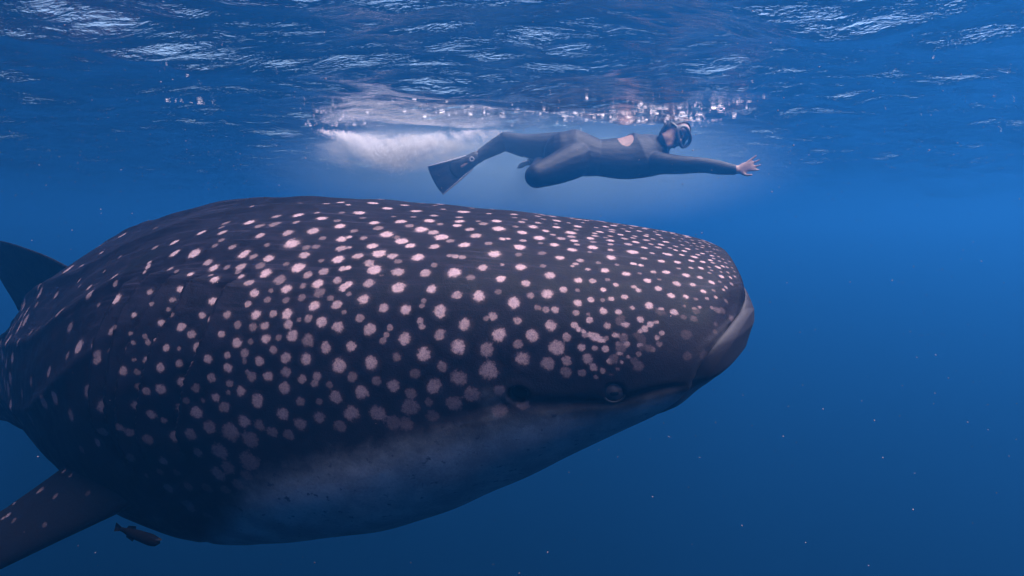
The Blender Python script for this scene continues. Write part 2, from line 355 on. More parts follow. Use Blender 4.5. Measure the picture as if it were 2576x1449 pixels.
def rnd_spots():
    """the measured flank, its mirror image on the left flank, and a loose grid down the tail"""
    out = []
    r = np.random.default_rng(21)
    for w in SPOTS.split():
        s, t, rad, b = map(float, w.split(','))
        s /= 1000; t /= 10; rad /= 1000
        out.append((s, t, rad, b / 3))
        if t < 78: out.append((s + r.normal() * 0.01, 180 - t + r.normal() * 1.5, rad, b / 3))
    for s, t, rad in ((.322, 22.4, .006), (.314, 21.4, .005), (.304, 20.0, .006), (.295, 18.6, .009), (.290, 17.6, .008), (.285, 16.8, .005)):
        out.append((s, t, rad, 1.0))                        # fresh scrape above the eye
    for _ in range(26):                                     # faint mottling on the side of the snout
        s, t = 0.07 + 0.20 * r.random(), 4 + 30 * r.random()
        out += [(s, t, 0.006 + 0.006 * r.random(), 0.10 + 0.14 * r.random()), (s, 180 - t, 0.012, 0.2)]
    s = 1.75
    while s < 5.3:
        R = float(np.interp(s, SK, SHARK['a']))
        t = -25 + r.random() * 12
        while t < 205:
            ss = s + r.normal() * 0.03
            if ss > 1.9 or not (0 < t < 110):
                out.append((ss, t + r.normal() * 2, 0.018 + 0.012 * r.random(), 0.4 + 0.6 * r.random()))
            t += math.degrees(0.095 / R) * (0.8 + 0.4 * r.random())
        s += 0.10
    return out

GILLS = [([43.2, 38, 32.6, 25.3, 18.3, 13.9, 4.3, 0.6, -4], [.915, .927, .931, .939, .954, .972, .998, 1.013, 1.025]),
         ([45.4, 41.6, 32.6, 28.6, 24.3, 17.1, 9.1, 1.2, -5], [.992, 1.006, 1.010, 1.021, 1.034, 1.049, 1.069, 1.093, 1.107]),
         ([47, 42, 34, 28, 23.7, 15.6, 8.2, .4, -6], [1.052, 1.065, 1.073, 1.084, 1.093, 1.108, 1.122, 1.144, 1.157]),
         ([50, 47, 44, 34.7, 24.8, 16.4, 6.9, 2, -4], [1.112, 1.124, 1.132, 1.138, 1.140, 1.146, 1.162, 1.173, 1.183]),
         ([50, 41.8, 32, 24.7, 16.3, 7.7, 1.7], [1.192, 1.194, 1.196, 1.198, 1.203, 1.212, 1.220])]
RIDGE = ([0.7, .86, .95, 1.1, 1.2, 1.3, 1.42, 1.65, 1.92, 5.6], [88, 87, 86, 84, 81, 76.5, 75.5, 77, 74, 74])
MOUTH_T = [-90, -40, -20, -10, -2.5, 1, 8.4, 16, 21.3, 25.6, 33.4, 45, 60, 90]
MOUTH_S = [.26, .22, .172, .150, .146, .139, .121, .097, .072, .048, .034, .026, .020, .016]
BELLY_S = [0, .10, .172, .274, .435, .573, .712, .857, .944, 1.026, 1.142, 1.6, 3, 5.6]
BELLY_T = [-4, -4, -5, -7.5, -3, -4, -5, -7, -12, -22, -33, -48, -55, -50]
EYE = (0.273, -2.7)
SPIRACLE = (0.43, -0.5)
def fold(t):
    """mirror the left flank (90..270 deg) onto the right one"""
    t = (t + 90) % 360 - 90
    return np.where(t > 90, 180 - t, t)

def jaw_off(t, S):
    """how far the closed lower jaw stands proud of the smooth trunk"""
    a = np.interp(t, [-90, -45, -30, -20, -7, 2, 13, 40, 90], [-.004, -.012, -.018, -.023, -.007, .004, .014, .015, .012])
    return a * (1 - sstep(0.11, 0.175, S))

def trunk_disp(S, T, P):
    """relief of the skin in metres (T in degrees)"""
    t = fold(T)
    d = np.zeros_like(S)
    for gt, gs in GILLS:
        o = np.argsort(gt); gt = np.array(gt)[o]; gs = np.array(gs)[o]
        sg = np.interp(t, gt, gs)
        env = sstep(gt[0] - 3, gt[0] + 5, t) * (1 - sstep(gt[-1] - 3, gt[-1] + 1.5, t))
        ds = S - sg
        prof = np.where(ds < 0, 0.016 * np.exp(ds / 0.045), 0.016 - 0.031 * sstep(0, 0.008, ds)) * (ds < 0.009) \
             + np.where(ds >= 0.009, -0.015 * np.exp(-(ds - 0.009) / 0.024), 0)
        d += env * prof
    # ridges along the back
    rr = np.interp(S, *RIDGE)
    d += 0.017 / np.cosh((t - rr) / 2.2) * sstep(0.75, 1.15, S) * (1 - sstep(4.5, 5.4, S))
    for k, off in ((1, 26), (2, 52)):
        d += 0.010 / np.cosh((t - rr + off) / 2.0) * sstep(1.0, 1.4, S) * (1 - sstep(4.5, 5.4, S))
    # the trough of the mouth, filled by the lower jaw
    sm = np.interp(t, MOUTH_T, MOUTH_S)
    inside = sstep(0.0, 0.009, sm - S)
    jo = jaw_off(t, S)
    low = 1 - sstep(-17, -6, t)
    d += inside * (jo - 0.003 - 0.013 * (1 - low)) + (1 - inside) * jo * low
    d += 0.003 * np.exp(-((S - sm - 0.012) / 0.012) ** 2) * sstep(-15, -5, t) * (1 - sstep(50, 80, t))
    # spiracle hole
    for tt in (SPIRACLE[1], 180 - SPIRACLE[1]):
        pc = skin_point(SPIRACLE[0], math.radians(tt))
        q = np.linalg.norm(P - pc, axis=-1)
        d += -0.045 * (1 - sstep(0.011, 0.018, q))
        d += 0.0015 * np.exp(-((q - 0.024) / 0.008) ** 2)
    # eye socket: low swelling with a crease around the eye
    for tt in (EYE[1], 180 - EYE[1]):
        q = np.linalg.norm(P - skin_point(EYE[0], math.radians(tt)), axis=-1)
        d += 0.006 * np.exp(-(q / 0.05) ** 2) - 0.008 * (1 - sstep(0.012, 0.020, q))
    # brow crease running from the mouth corner under the eye towards the spiracle
    bl = np.interp(S, BELLY_S, BELLY_T)
    d += -0.006 * np.exp(-((t - bl - 0.5) / 2.2) ** 2) * sstep(0.14, 0.2, S) * (1 - sstep(0.45, 0.7, S))
    # folds in front of the fin
    for k in range(4):
        tc = -14 - 7.5 * k - 60 * (S - 1.10)
        d += -0.004 * np.exp(-((t - tc) / 1.6) ** 2) * sstep(0.98, 1.08, S) * (1 - sstep(1.2, 1.3, S))
    # slow unevenness of the flesh
    d += 0.004 * np.sin(S * 9.1 + t * 0.07) * np.sin(S * 4.3 - t * 0.05 + 1.0) * sstep(0.2, 0.5, S)
    d += 0.0022 * np.sin(S * 23 + t * 0.16 + 2) * np.sin(S * 11 - t * 0.12) * sstep(0.25, 0.5, S)
    return d

def shark_skin_mat():
    m = Mat('shark_skin')
    co = m.objco()
    sd, sb, be, dk = m.attr('spot_d'), m.attr('spot_b'), m.attr('belly'), m.attr('dark')
    n_edge = m.noise(170, 5, 0.72, co)
    n_fine = m.noise(420, 3, 0.65, co)
    n_mid = m.noise(26, 4, 0.6, co, 0.5)
    d2 = m.math('ADD', sd, m.math('ADD', m.math('MULTIPLY', m.math('SUBTRACT', n_edge, 0.5), 0.85), m.math('MULTIPLY', m.math('SUBTRACT', m.noise(62, 2, 0.5, co), 0.5), 0.8)))
    core = m.ramp(d2, 1.10, 0.58)
    halo = m.math('MULTIPLY', m.ramp(m.math('ADD', sd, m.math('MULTIPLY', m.math('SUBTRACT', n_mid, 0.5), 0.5)), 1.7, 0.7), 0.07)
    msk = m.math('MULTIPLY', m.math('MAXIMUM', core, halo), sb)
    spk = m.ramp(n_fine, 0.30, 0.62, 0.62, 1.08)
    base = m.mix(m.ramp(n_mid, 0.35, 0.7), c4(0.0024, 0.0022, 0.0054), c4(0.0056, 0.0050, 0.0112))
    base = m.mix(m.ramp(n_fine, 0.35, 0.75, 0.0, 0.35), base, c4(0.006, 0.005, 0.007))
    stv = m.n('ShaderNodeCombineXYZ', {0: m.math('MULTIPLY', m.attr('us'), 5.0), 1: m.math('MULTIPLY', m.attr('ut'), 0.85)}).outputs[0]
    streak = m.math('MULTIPLY', m.ramp(m.noise(1.0, 5, 0.62, stv, 0.6), 0.52, 0.72), m.ramp(m.attr('ut'), 18.0, 55.0))
    base = m.mix(m.math('MULTIPLY', streak, 0.75), base, c4(0.022, 0.019, 0.034))
    base = m.mix(m.attr('pale'), base, m.mix(n_mid, c4(0.009, 0.008, 0.012), c4(0.023, 0.020, 0.027)))
    spot = m.mix(m.ramp(n_edge, 0.4, 0.7), c4(0.26, 0.180, 0.195), c4(0.19, 0.125, 0.145))
    spot = m.mix(1.0, spot, m.n('ShaderNodeCombineColor', {0: spk, 1: spk, 2: spk}).outputs[0], 'MULTIPLY')
    col = m.mix(msk, base, spot)
    bn = m.ramp(m.math('ADD', m.noise(11, 4, 0.6, co), m.math('MULTIPLY', m.math('SUBTRACT', n_edge, 0.5), 0.5)), 0.3, 0.75)
    bcol = m.mix(bn, c4(0.17, 0.17, 0.19), c4(0.32, 0.32, 0.34))
    bcol = m.mix(m.ramp(m.noise(60, 2, 0.6, co), 0.62, 0.74), bcol, c4(0.08, 0.08, 0.095))
    bfac = m.ramp(m.math('ADD', be, m.math('MULTIPLY', m.math('SUBTRACT', n_mid, 0.5), 0.4)), 0.15, 0.95)
    col = m.mix(bfac, col, bcol)
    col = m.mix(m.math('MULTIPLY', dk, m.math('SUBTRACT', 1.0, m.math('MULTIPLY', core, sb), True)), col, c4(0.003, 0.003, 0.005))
    h = m.math('ADD', m.math('MULTIPLY', n_fine, 0.5), m.math('MULTIPLY', n_edge, 0.8))
    m.bsdf(Base_Color=col, Roughness=m.ramp(n_mid, 0.3, 0.7, 0.5, 0.68), Normal=m.bump(h, 0.5, 0.0022), Specular_IOR_Level=0.05)
    return m.m
SKIN = shark_skin_mat()

def spot_field(P, spots3):
    """normalised distance to, and strength of, the nearest spot for every vertex"""
    sh = P.shape[:-1]
    P = P.reshape(-1, 3)
    D = np.full(len(P), 2.5); B = np.full(len(P), 0.3)
    order = np.argsort(P[:, 0]); xs = P[order, 0]
    for c, rad, b in spots3:
        lo, hi = np.searchsorted(xs, (c[0] - rad * 2.4, c[0] + rad * 2.4))
        idx = order[lo:hi]
        q = P[idx] - c
        idx = idx[(np.abs(q[:, 1]) < rad * 2.4) & (np.abs(q[:, 2]) < rad * 2.4)]
        if not len(idx): continue
        d = np.linalg.norm(P[idx] - c, axis=1) / rad
        k = d < D[idx]
        D[idx[k]] = d[k]; B[idx[k]] = b
    return D.reshape(sh), B.reshape(sh)

root_pt = skin_point(1.3, math.radians(-90))
shark = empty('whale_shark', tuple(root_pt))
tag(shark, 'huge dark whale shark covered in pale pinkish spots', 'shark')

s_rows = np.concatenate([0.0012 + np.linspace(0, 1, 90) ** 1.7 * 0.2988, np.arange(0.3045, 1.5, 0.0045), np.arange(1.5, 2.6, 0.010), np.linspace(2.6, LEN, 101)])
t_cols = np.concatenate([np.arange(-100, 112, 0.45), np.arange(112, 259.5, 1.5)])
S, T = np.meshgrid(s_rows, t_cols, indexing='ij')
P0 = skin_point(S, np.radians(T))
N0 = skin_normal(S, np.radians(T))
P = P0 + N0 * trunk_disp(S, T, P0)[..., None]
sp3 = [(skin_point(s, math.radians(t)), r * 0.90, b ** 1.05) for s, t, r, b in rnd_spots()]
D, Bv = spot_field(P0, sp3)
tf = fold(T)
bl = np.interp(S, BELLY_S, BELLY_T)
belly = 1 - sstep(-19, 7, tf - bl)
sm = np.interp(tf, MOUTH_T, MOUTH_S)
lipband = np.exp(-np.maximum(0, S - sm) / 0.022) * sstep(-30, -5, tf) * (1 - sstep(22, 48, tf)) * 0.34
belly = np.maximum(belly, lipband)
belly = np.maximum(belly, 0.36 * np.exp(-((S - 0.475) / 0.035) ** 2 - ((tf + 1) / 5.0) ** 2) * (T < 90))
pale = np.maximum(0.9 * (1 - sstep(0.16, 0.30, S)) * (1 - sstep(10, 34, tf - 60 * np.maximum(0, 0.10 - S))), 0.55 * np.exp(-np.maximum(0, tf - bl) / 10) * sstep(0.2, 0.35, S))
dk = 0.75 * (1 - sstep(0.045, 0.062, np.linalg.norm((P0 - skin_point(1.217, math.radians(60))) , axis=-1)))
dk = np.maximum(dk, 1 - sstep(0.015, 0.022, np.linalg.norm(P0 - skin_point(SPIRACLE[0], math.radians(SPIRACLE[1])), axis=-1)))  # shade of the spiracle hole painted into the skin colour
nose = (frame(0)[0])[0]
verts = np.concatenate([P.reshape(-1, 3), [nose + frame(0)[1][0] * -0.02]])
nc = len(t_cols)
tip = len(verts) - 1
tris = np.stack([np.full(nc, tip), (np.arange(nc) + 1) % nc, np.arange(nc)], -1)
ex = lambda a, v: np.concatenate([a.ravel(), [v]])
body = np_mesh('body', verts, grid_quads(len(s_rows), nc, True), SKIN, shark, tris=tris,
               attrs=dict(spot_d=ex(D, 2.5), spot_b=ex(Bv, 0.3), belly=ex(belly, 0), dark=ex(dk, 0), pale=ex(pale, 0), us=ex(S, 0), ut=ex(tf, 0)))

# lower jaw: a full lip that closes the mouth from below
def lower_jaw():
    th = np.linspace(-180, 180, 361)[:-1]
    tf_ = fold(th)
    smv = np.interp(tf_, MOUTH_T, MOUTH_S)
    u = np.linspace(0.0, 1.0, 44)
    U_, TH = np.meshgrid(u, th, indexing='ij')
    S_ = np.maximum(0.0012, U_ ** 0.8 * smv[None, :])
    Pj = skin_point(S_, np.radians(TH)); Nj = skin_normal(S_, np.radians(TH))
    edge = (smv[None, :] - S_)
    tfm = np.broadcast_to(tf_[None, :], S_.shape)
    upper = sstep(-17, -6, tfm)
    off = jaw_off(tfm, S_) - 0.013 * upper * (1 - np.sqrt(np.clip(edge / 0.028, 0, 1))) - 0.004 * (1 - upper) * (1 - sstep(0, 0.03, edge))
    Nc = frame(0)[1][0]
    w = (1 - sstep(0.0, 0.05, S_))[..., None]
    Nj = Nj * (1 - w) + Nc * w; Nj /= np.linalg.norm(Nj, axis=-1, keepdims=True)
    Pj = Pj + Nj * off[..., None]
    Dj = np.full(S_.shape, 2.5); Bj = np.full(S_.shape, .2)
    bel = 0.12 + 0.85 * (1 - sstep(-25, 4, tfm))
    m = Mat('jaw_skin'); co_ = m.objco()
    n1 = m.noise(30, 4, 0.6, co_); n2 = m.noise(240, 3, 0.6, co_)
    c1 = m.mix(n1, c4(0.011, 0.010, 0.015), c4(0.024, 0.021, 0.029)); c2 = m.mix(n1, c4(0.055, 0.054, 0.066), c4(0.10, 0.098, 0.112))
    cj = m.mix(m.ramp(m.math('ADD', m.attr('belly'), m.math('MULTIPLY', m.math('SUBTRACT', n1, 0.5), 0.35)), 0.2, 0.9), c1, c2)
    m.bsdf(Base_Color=cj, Roughness=0.6, Specular_IOR_Level=0.12, Normal=m.bump(n2, 0.3, 0.002))
    return np_mesh('lower_jaw', Pj, grid_quads(len(u), len(th), True), m.m, shark, attrs=dict(belly=bel))
lower_jaw()

# eye, spiracle
def dome(name, centre, n, r, rise, mat, parent, xdir=None, sx=1.0, sy=1.0, rings=8, seg=28, hole=None):
    n = np.array(n) / np.linalg.norm(n)
    x = np.array(xdir if xdir is not None else (1, 0, 0), float); x -= n * (x @ n); x /= np.linalg.norm(x)
    y = np.cross(n, x)
    rr = np.linspace(0, 1, rings); a = np.linspace(0, 2 * np.pi, seg, endpoint=False)
    R_, A_ = np.meshgrid(rr, a, indexing='ij')
    Pd = np.asarray(centre) + r * (R_ * np.cos(A_) * sx)[..., None] * x + r * (R_ * np.sin(A_) * sy)[..., None] * y + (rise * (1 - R_ ** 2))[..., None] * n
    return np_mesh(name, Pd, grid_quads(rings, seg, True), mat, parent)

def torus(name, centre, n, R, r, mat, parent, seg=40, k=8):
    n = np.array(n) / np.linalg.norm(n); x = np.cross(n, [0.3, 0.2, 0.9]); x /= np.linalg.norm(x); y = np.cross(n, x)
    A_, B_ = np.meshgrid(np.linspace(0, 2*np.pi, seg, endpoint=False), np.linspace(0, 2*np.pi, k, endpoint=False), indexing='ij')
    rad = R + r * np.cos(B_)
    Pd = np.asarray(centre) + (rad * np.cos(A_))[..., None] * x + (rad * np.sin(A_))[..., None] * y + (r * np.sin(B_))[..., None] * n
    q = grid_quads(seg + 1, k, True) % (seg * k)
    return np_mesh(name, Pd, q, mat, parent)

def flat_mat(name, col, rough=0.4, spec=0.5):
    m = Mat(name); co = m.objco()
    n = m.noise(90, 3, 0.6, co)
    c = m.mix(m.ramp(n, 0.35, 0.7), c4(*col), c4(*(x * 0.6 for x in col)))
    m.bsdf(Base_Color=c, Roughness=rough, Specular_IOR_Level=spec)
    return m.m

eye_m, pupil_m = flat_mat('eye_ball', (0.045, 0.038, 0.044), 0.2, 0.2), flat_mat('pupil', (0.003, 0.003, 0.004), 0.08)
lid_m, spiracle_shade_m = flat_mat('eyelid', (0.015, 0.013, 0.018), 0.5), flat_mat('spiracle_shade', (0.002, 0.002, 0.002), 0.8, 0.0)
axis_e = frame(EYE[0])[1][0]
for mir in (0, 1):
    te = math.radians(180 - EYE[1] if mir else EYE[1]); ts = math.radians(180 - SPIRACLE[1] if mir else SPIRACLE[1])
    ep = skin_point(EYE[0], te); en = skin_normal(np.array(EYE[0]), te)
    eye = dome('eye', ep - en * 0.0015, en, 0.0190, 0.0062, eye_m, shark, axis_e)
    dome('pupil', ep + en * 0.0040 - frame(EYE[0])[3][0] * 0.002, en, 0.0080, 0.0012, pupil_m, eye, axis_e, 1.0, 0.52)
    torus('eyelid', ep + en * 0.0012, en, 0.0198, 0.0017, lid_m, eye)
    sp_p = skin_point(SPIRACLE[0], ts); sp_n = skin_normal(np.array(SPIRACLE[0]), ts)
    dome('spiracle', sp_p - sp_n * 0.020, sp_n, 0.019, -0.006, spiracle_shade_m, shark, axis_e, 1.15, 0.95)  # black disc painting deep shade into the hole

# shade inside the five gill slits, painted as black ribbons on either flank
slit_shade_m = flat_mat('gill_slit_shade', (0.0015, 0.0013, 0.0016), 0.8, 0.0)
for gt, gs in GILLS:
    for mir in (0, 1):
        tt = np.linspace(min(gt) + 2, max(gt) - 1.5, 60)
        o_ = np.argsort(gt); sc_ = np.interp(tt, np.array(gt)[o_], np.array(gs)[o_])
        w_ = 0.0055 * np.sin(np.linspace(0.15, math.pi - 0.15, 60)) ** 0.5
        Sg = np.stack([sc_ + 0.0075 - w_, sc_ + 0.0075 + 0 * w_, sc_ + 0.0075 + w_ * 0.7], 1)
        Tg = np.repeat((180 - tt if mir else tt)[:, None], 3, 1)
        Pg = skin_point(Sg, np.radians(Tg)); Ng = skin_normal(Sg, np.radians(Tg))
        dg = trunk_disp(Sg, Tg, Pg)
        np_mesh('gill_slit_shade', Pg + Ng * (dg + np.array([0.0, 0.0016, 0.0012]))[..., None], grid_quads(60, 3), slit_shade_m, shark)

# fins
def fin(name, lead, trail, thick, parent, spots=12, seed=1, nu=70, nv=64, rows=False):
    """lead / trail: lists of points from root to tip; thickness at root (m)"""
    lead = np.array(lead, float); trail = np.array(trail, float)
    def curve(c, u):
        k = np.linspace(0, 1, len(c))
        return np.stack([interp(k, c[:, i], u) for i in range(3)], -1)
    u = np.linspace(0, 1, nu); Lc = curve(lead, u); Tc = curve(trail, u)
    chord = Tc - Lc
    span = np.gradient(Lc * 0.5 + Tc * 0.5, axis=0)
    nrm = np.cross(span, chord); nrm /= np.linalg.norm(nrm, axis=1)[:, None] + 1e-12
    a = np.linspace(0, 2 * np.pi, nv, endpoint=False)
    x = 0.5 - 0.5 * np.cos(a)                              # 0 lead .. 1 trail .. 0
    foil = np.sign(np.sin(a)) * (1.30 * np.sqrt(np.maximum(x, 0)) * (1 - x) ** 0.9)
    th = thick * (1 - u) ** 0.75 + 0.004
    Pf = Lc[:, None] + chord[:, None] * x[None, :, None] + nrm[:, None] * (foil[None, :] * th[:, None] * 0.62)[..., None]
    r = np.random.default_rng(seed)
    sp = []
    for _ in range(spots):
        i = int(r.integers(3, nu - 6)); j = int(r.integers(2, nv - 2)); sp.append((Pf[i, j], 0.0055 + 0.0045 * r.random(), 0.25 + 0.45 * r.random()))
    up_j = [j for j in range(nv) if np.sign(foil[j]) * np.sign(nrm[nu // 2, 2]) > 0]
    if rows:
        for k, row in enumerate((0.90, 0.74, 0.55, 0.36)):
            for uu in np.arange(0.14 + 0.02 * k, 0.95, 0.052 + 0.012 * k):
                i = int(uu * (nu - 1)); j = min(up_j, key=lambda q: abs(x[q] - row - 0.05 * r.normal()))
                sp.append((Pf[i, j], 0.0065 + 0.0035 * r.random(), (0.75 - 0.13 * k) * (0.6 + 0.4 * r.random())))
    Df, Bf = spot_field(Pf, sp)
    return Pf, Df, Bf, nrm, foil, u

def put_fin(name, lead, trail, thick, parent, pale_under=False, **kw):
    Pf, Df, Bf, nrm, foil, u = fin(name, lead, trail, thick, parent, **kw)
    bel = np.zeros(Df.shape)
    if pale_under:
        upz = np.sign(foil)[None, :] * np.sign(nrm[:, 2])[:, None]
        bel = np.where(upz < 0, 0.45, 0.0)
    return np_mesh(name, Pf, grid_quads(Pf.shape[0], Pf.shape[1], True), SKIN, parent,
                   attrs=dict(spot_d=Df, spot_b=Bf, belly=bel, dark=np.full(Df.shape, 0.88)))

def pectoral(side):
    s0 = 1.20
    Cf, hd, L, U = [f[0] for f in frame(1.30)]
    ang = math.radians(-13 if side > 0 else 193)
    rootp = skin_point(1.30, ang)
    lat = np.cross(hd, [0, 0, 1.0]); lat /= np.linalg.norm(lat); tail = -hd
    out = lat * side * 0.76 - np.array([0, 0, 0.64])
    dirv = lat * side * 0.49 + tail * 0.57 - np.array([0, 0, 0.34]); dirv = dirv / np.linalg.norm(dirv)
    tail = tail + np.array([0, 0, 0.42])
    tipp = rootp + dirv * 1.05
    lead = [rootp - tail * 0.20 - out * 0.30, rootp - tail * 0.10 - out * 0.08, rootp + dirv * 0.20 - tail * 0.035, rootp + dirv * 0.55 - tail * 0.01, rootp + dirv * 0.85, tipp]
    trail = [rootp + tail * 0.24 - out * 0.30, rootp + tail * 0.20 - out * 0.06, rootp + dirv * 0.20 + tail * 0.16, rootp + dirv * 0.55 + tail * 0.15, rootp + dirv * 0.85 + tail * 0.09, tipp + tail * 0.02]
    return put_fin('pectoral_fin', lead, trail, 0.115, shark, False, spots=40, rows=True, seed=5 + side, nu=210, nv=170)
pectoral(1); pectoral(-1)

def dorsal(s0, s1, h, sweep, thick, seed):
    C0, h0, L0, U0 = [f[0] for f in frame(s0)]
    p0 = skin_point(s0, math.pi / 2) - U0 * 0.06; p1 = skin_point(s1, math.pi / 2) - U0 * 0.06
    tail = (p1 - p0) / np.linalg.norm(p1 - p0)
    tipp = p0 + tail * sweep + U0 * (h + 0.06)
    lead = [p0, p0 + tail * sweep * 0.30 + U0 * (h * 0.36 + 0.05), p0 + tail * sweep * 0.66 + U0 * (h * 0.74 + 0.06), tipp]
    trail = [p1, p1 + tail * 0.0 + U0 * (h * 0.32), p0 * 0.45 + p1 * 0.55 + tail * sweep * 0.42 + U0 * (h * 0.62), tipp + tail * 0.05 - U0 * 0.015]
    return put_fin('dorsal_fin', lead, trail, thick, shark, spots=14, seed=seed)
dorsal(2.15, 3.15, 0.36, 0.82, 0.08, 3)
dorsal(4.15, 4.40, 0.17, 0.22, 0.03, 4)
def caudal():
    C0, h0, L0, U0 = [f[0] for f in frame(5.45)]
    tail = -h0
    for nm, sg, hh, sw, sd_ in (('tail_fin', 1, 0.95, 0.75, 8), ('tail_fin', -1, 0.50, 0.42, 9)):
        lead = [C0 - tail * 0.02, C0 + U0 * sg * hh * 0.35 + tail * sw * 0.28, C0 + U0 * sg * hh * 0.72 + tail * sw * 0.66, C0 + U0 * sg * hh + tail * sw]
        trail = [C0 + tail * 0.26 - U0 * sg * 0.03, C0 + U0 * sg * hh * 0.30 + tail * (0.22 + sw * 0.25), C0 + U0 * sg * hh * 0.68 + tail * (0.10 + sw * 0.66), C0 + U0 * sg * hh + tail * (sw + 0.02)]
        put_fin(nm, lead, trail, 0.05, shark, spots=10, seed=sd_)
caudal()
# ------------------------------------------------------------------ swimmer at the surface
def tube_into(bm, pts, rad, seg=16, ref=(0, 0, 1), sub=4):
    """closed tapered tube with round ends; rad: list of (ra, rb) or r; ra along side, rb along ref"""
    pts = np.array(pts, float); rad = np.array([(r, r) if np.isscalar(r) else r for r in rad], float)
    k = np.arange(len(pts)); u = np.linspace(0, len(pts) - 1, (len(pts) - 1) * sub + 1)
    Pc = np.stack([interp(k, pts[:, i], u) if len(pts) > 2 else np.interp(u, k, pts[:, i]) for i in range(3)], -1)
    Rc = np.stack([np.interp(u, k, rad[:, i]) for i in range(2)], -1)
    tang = np.gradient(Pc, axis=0); tang /= np.linalg.norm(tang, axis=1)[:, None]
    rows = []
    for j, (p, r, t) in enumerate(zip(Pc, Rc, tang)):
        rows.append((p, r, t))
    t0, t1 = tang[0], tang[-1]
    m0, m1 = Rc[0].mean(), Rc[-1].mean()
    head = [(Pc[0] - t0 * m0 * math.sin(a), Rc[0] * math.cos(a), t0) for a in (1.35, 1.0, 0.6, 0.3)]
    tail = [(Pc[-1] + t1 * m1 * math.sin(a), Rc[-1] * math.cos(a), t1) for a in (0.3, 0.6, 1.0, 1.35)]
    rows = head + rows + tail
    prev = None; loops = []
    ref = np.array(ref, float)
    for p, r, t in rows:
        s = np.cross(t, ref)
        if np.linalg.norm(s) < 1e-3: s = np.cross(t, [0.3, 1, 0.1])
        s /= np.linalg.norm(s); w = np.cross(s, t)
        loops.append([bm.verts.new(p + s * r[0] * math.cos(a) + w * r[1] * math.sin(a)) for a in np.linspace(0, 2 * math.pi, seg, endpoint=False)])
    for a, b in zip(loops[:-1], loops[1:]):
        for i in range(seg):
            bm.faces.new((a[i], a[(i + 1) % seg], b[(i + 1) % seg], b[i]))
    bm.faces.new(loops[0][::-1]); bm.faces.new(loops[-1])

def fused(name, bm, voxel, smooth=4):
    """one continuous skin around the pieces in bm; returns verts, quads, tris as arrays"""
    me = bpy.data.meshes.new(name + '_tmp'); bmesh.ops.recalc_face_normals(bm, faces=bm.faces[:]); bm.to_mesh(me); bm.free()
    o = bpy.data.objects.new(name + '_tmp', me); COL.objects.link(o)
    r = o.modifiers.new('r', 'REMESH'); r.mode = 'VOXEL'; r.voxel_size = voxel
    s = o.modifiers.new('s', 'SMOOTH'); s.factor = 0.5; s.iterations = smooth
    bpy.context.view_layer.update()
    ev = o.evaluated_get(bpy.context.evaluated_depsgraph_get()); m2 = ev.to_mesh()
    co = np.empty(len(m2.vertices) * 3); m2.vertices.foreach_get('co', co)
    no = np.empty(len(m2.vertices) * 3); m2.vertices.foreach_get('normal', no)
    q = [tuple(p.vertices) for p in m2.polygons]
    ev.to_mesh_clear(); bpy.data.objects.remove(o); bpy.data.meshes.remove(me)
    return co.reshape(-1, 3), no.reshape(-1, 3), np.array([f for f in q if len(f) == 4]).reshape(-1, 4), np.array([f for f in q if len(f) == 3]).reshape(-1, 3)

def submesh(name, co, quads, keep_face, mat, parent):
    f = quads[keep_face]
    used = np.unique(f); mp = np.zeros(len(co), int); mp[used] = np.arange(len(used))
    return np_mesh(name, co[used], mp[f], mat, parent)

V3 = lambda *a: np.array(a, float)
lv, tv = V3(0, -0.71, -0.70), V3(0, -0.70, 0.71)          # across the shoulders, out of the back
hp = V3(1.117, 5.13, -0.125)                               # head
face = V3(0.42, -0.82, -0.38); face /= np.linalg.norm(face)
crown = V3(0.72, 0.30, 0.62); crown -= face * (crown @ face); crown /= np.linalg.norm(crown)
side = np.cross(face, crown)
bm = bmesh.new()
chest, ribs, waist, pelvis = V3(0.90, 5.17, -0.255), V3(0.757, 5.17, -0.280), V3(0.604, 5.17, -0.275), V3(0.437, 5.17, -0.245)
tube_into(bm, [chest + V3(0.09, 0, 0.03), chest, ribs, waist, pelvis, pelvis - V3(0.06, 0, 0)],
          [(0.13, 0.085), (0.195, 0.125), (0.170, 0.118), (0.145, 0.108), (0.185, 0.150), (0.165, 0.140)], 24, tv)
tube_into(bm, [chest + V3(0.06, 0, 0.04), V3(1.03, 5.15, -0.19), hp - crown * 0.03], [0.072, 0.058, 0.058])
tube_into(bm, [hp - crown * 0.055 + face * 0.012, hp - crown * 0.01, hp + crown * 0.040], [(0.062, 0.070), (0.078, 0.088), (0.078, 0.090)], 20, face)
tube_into(bm, [hp + face * 0.075 + crown * 0.012, hp + face * 0.100 - crown * 0.022], [0.010, 0.016])             # nose
tube_into(bm, [hp + face * 0.066 - crown * 0.075, hp + face * 0.070 - crown * 0.095], [0.026, 0.020])             # chin
tube_into(bm, [hp + face * 0.078 - crown * 0.056 - side * 0.02, hp + face * 0.078 - crown * 0.056 + side * 0.02], [0.008, 0.008])  # lips
for sg in (-1, 1):
    tube_into(bm, [hp + side * sg * 0.080 + crown * 0.012 - face * 0.01, hp + side * sg * 0.082 - crown * 0.022 - face * 0.005], [0.012, 0.009])  # ears
nsh, nel, nwr = V3(1.015, 5.03, -0.330), V3(1.274, 4.93, -0.352), V3(1.478, 4.88, -0.388)
tube_into(bm, [chest + lv * 0.10 + V3(0.06, 0, 0), nsh, (nsh + nel) / 2 + V3(0, 0, -0.004), nel, (nel + nwr) / 2, nwr], [0.085, 0.072, 0.058, 0.047, 0.044, 0.030])
fsh = V3(1.00, 5.31, -0.170)
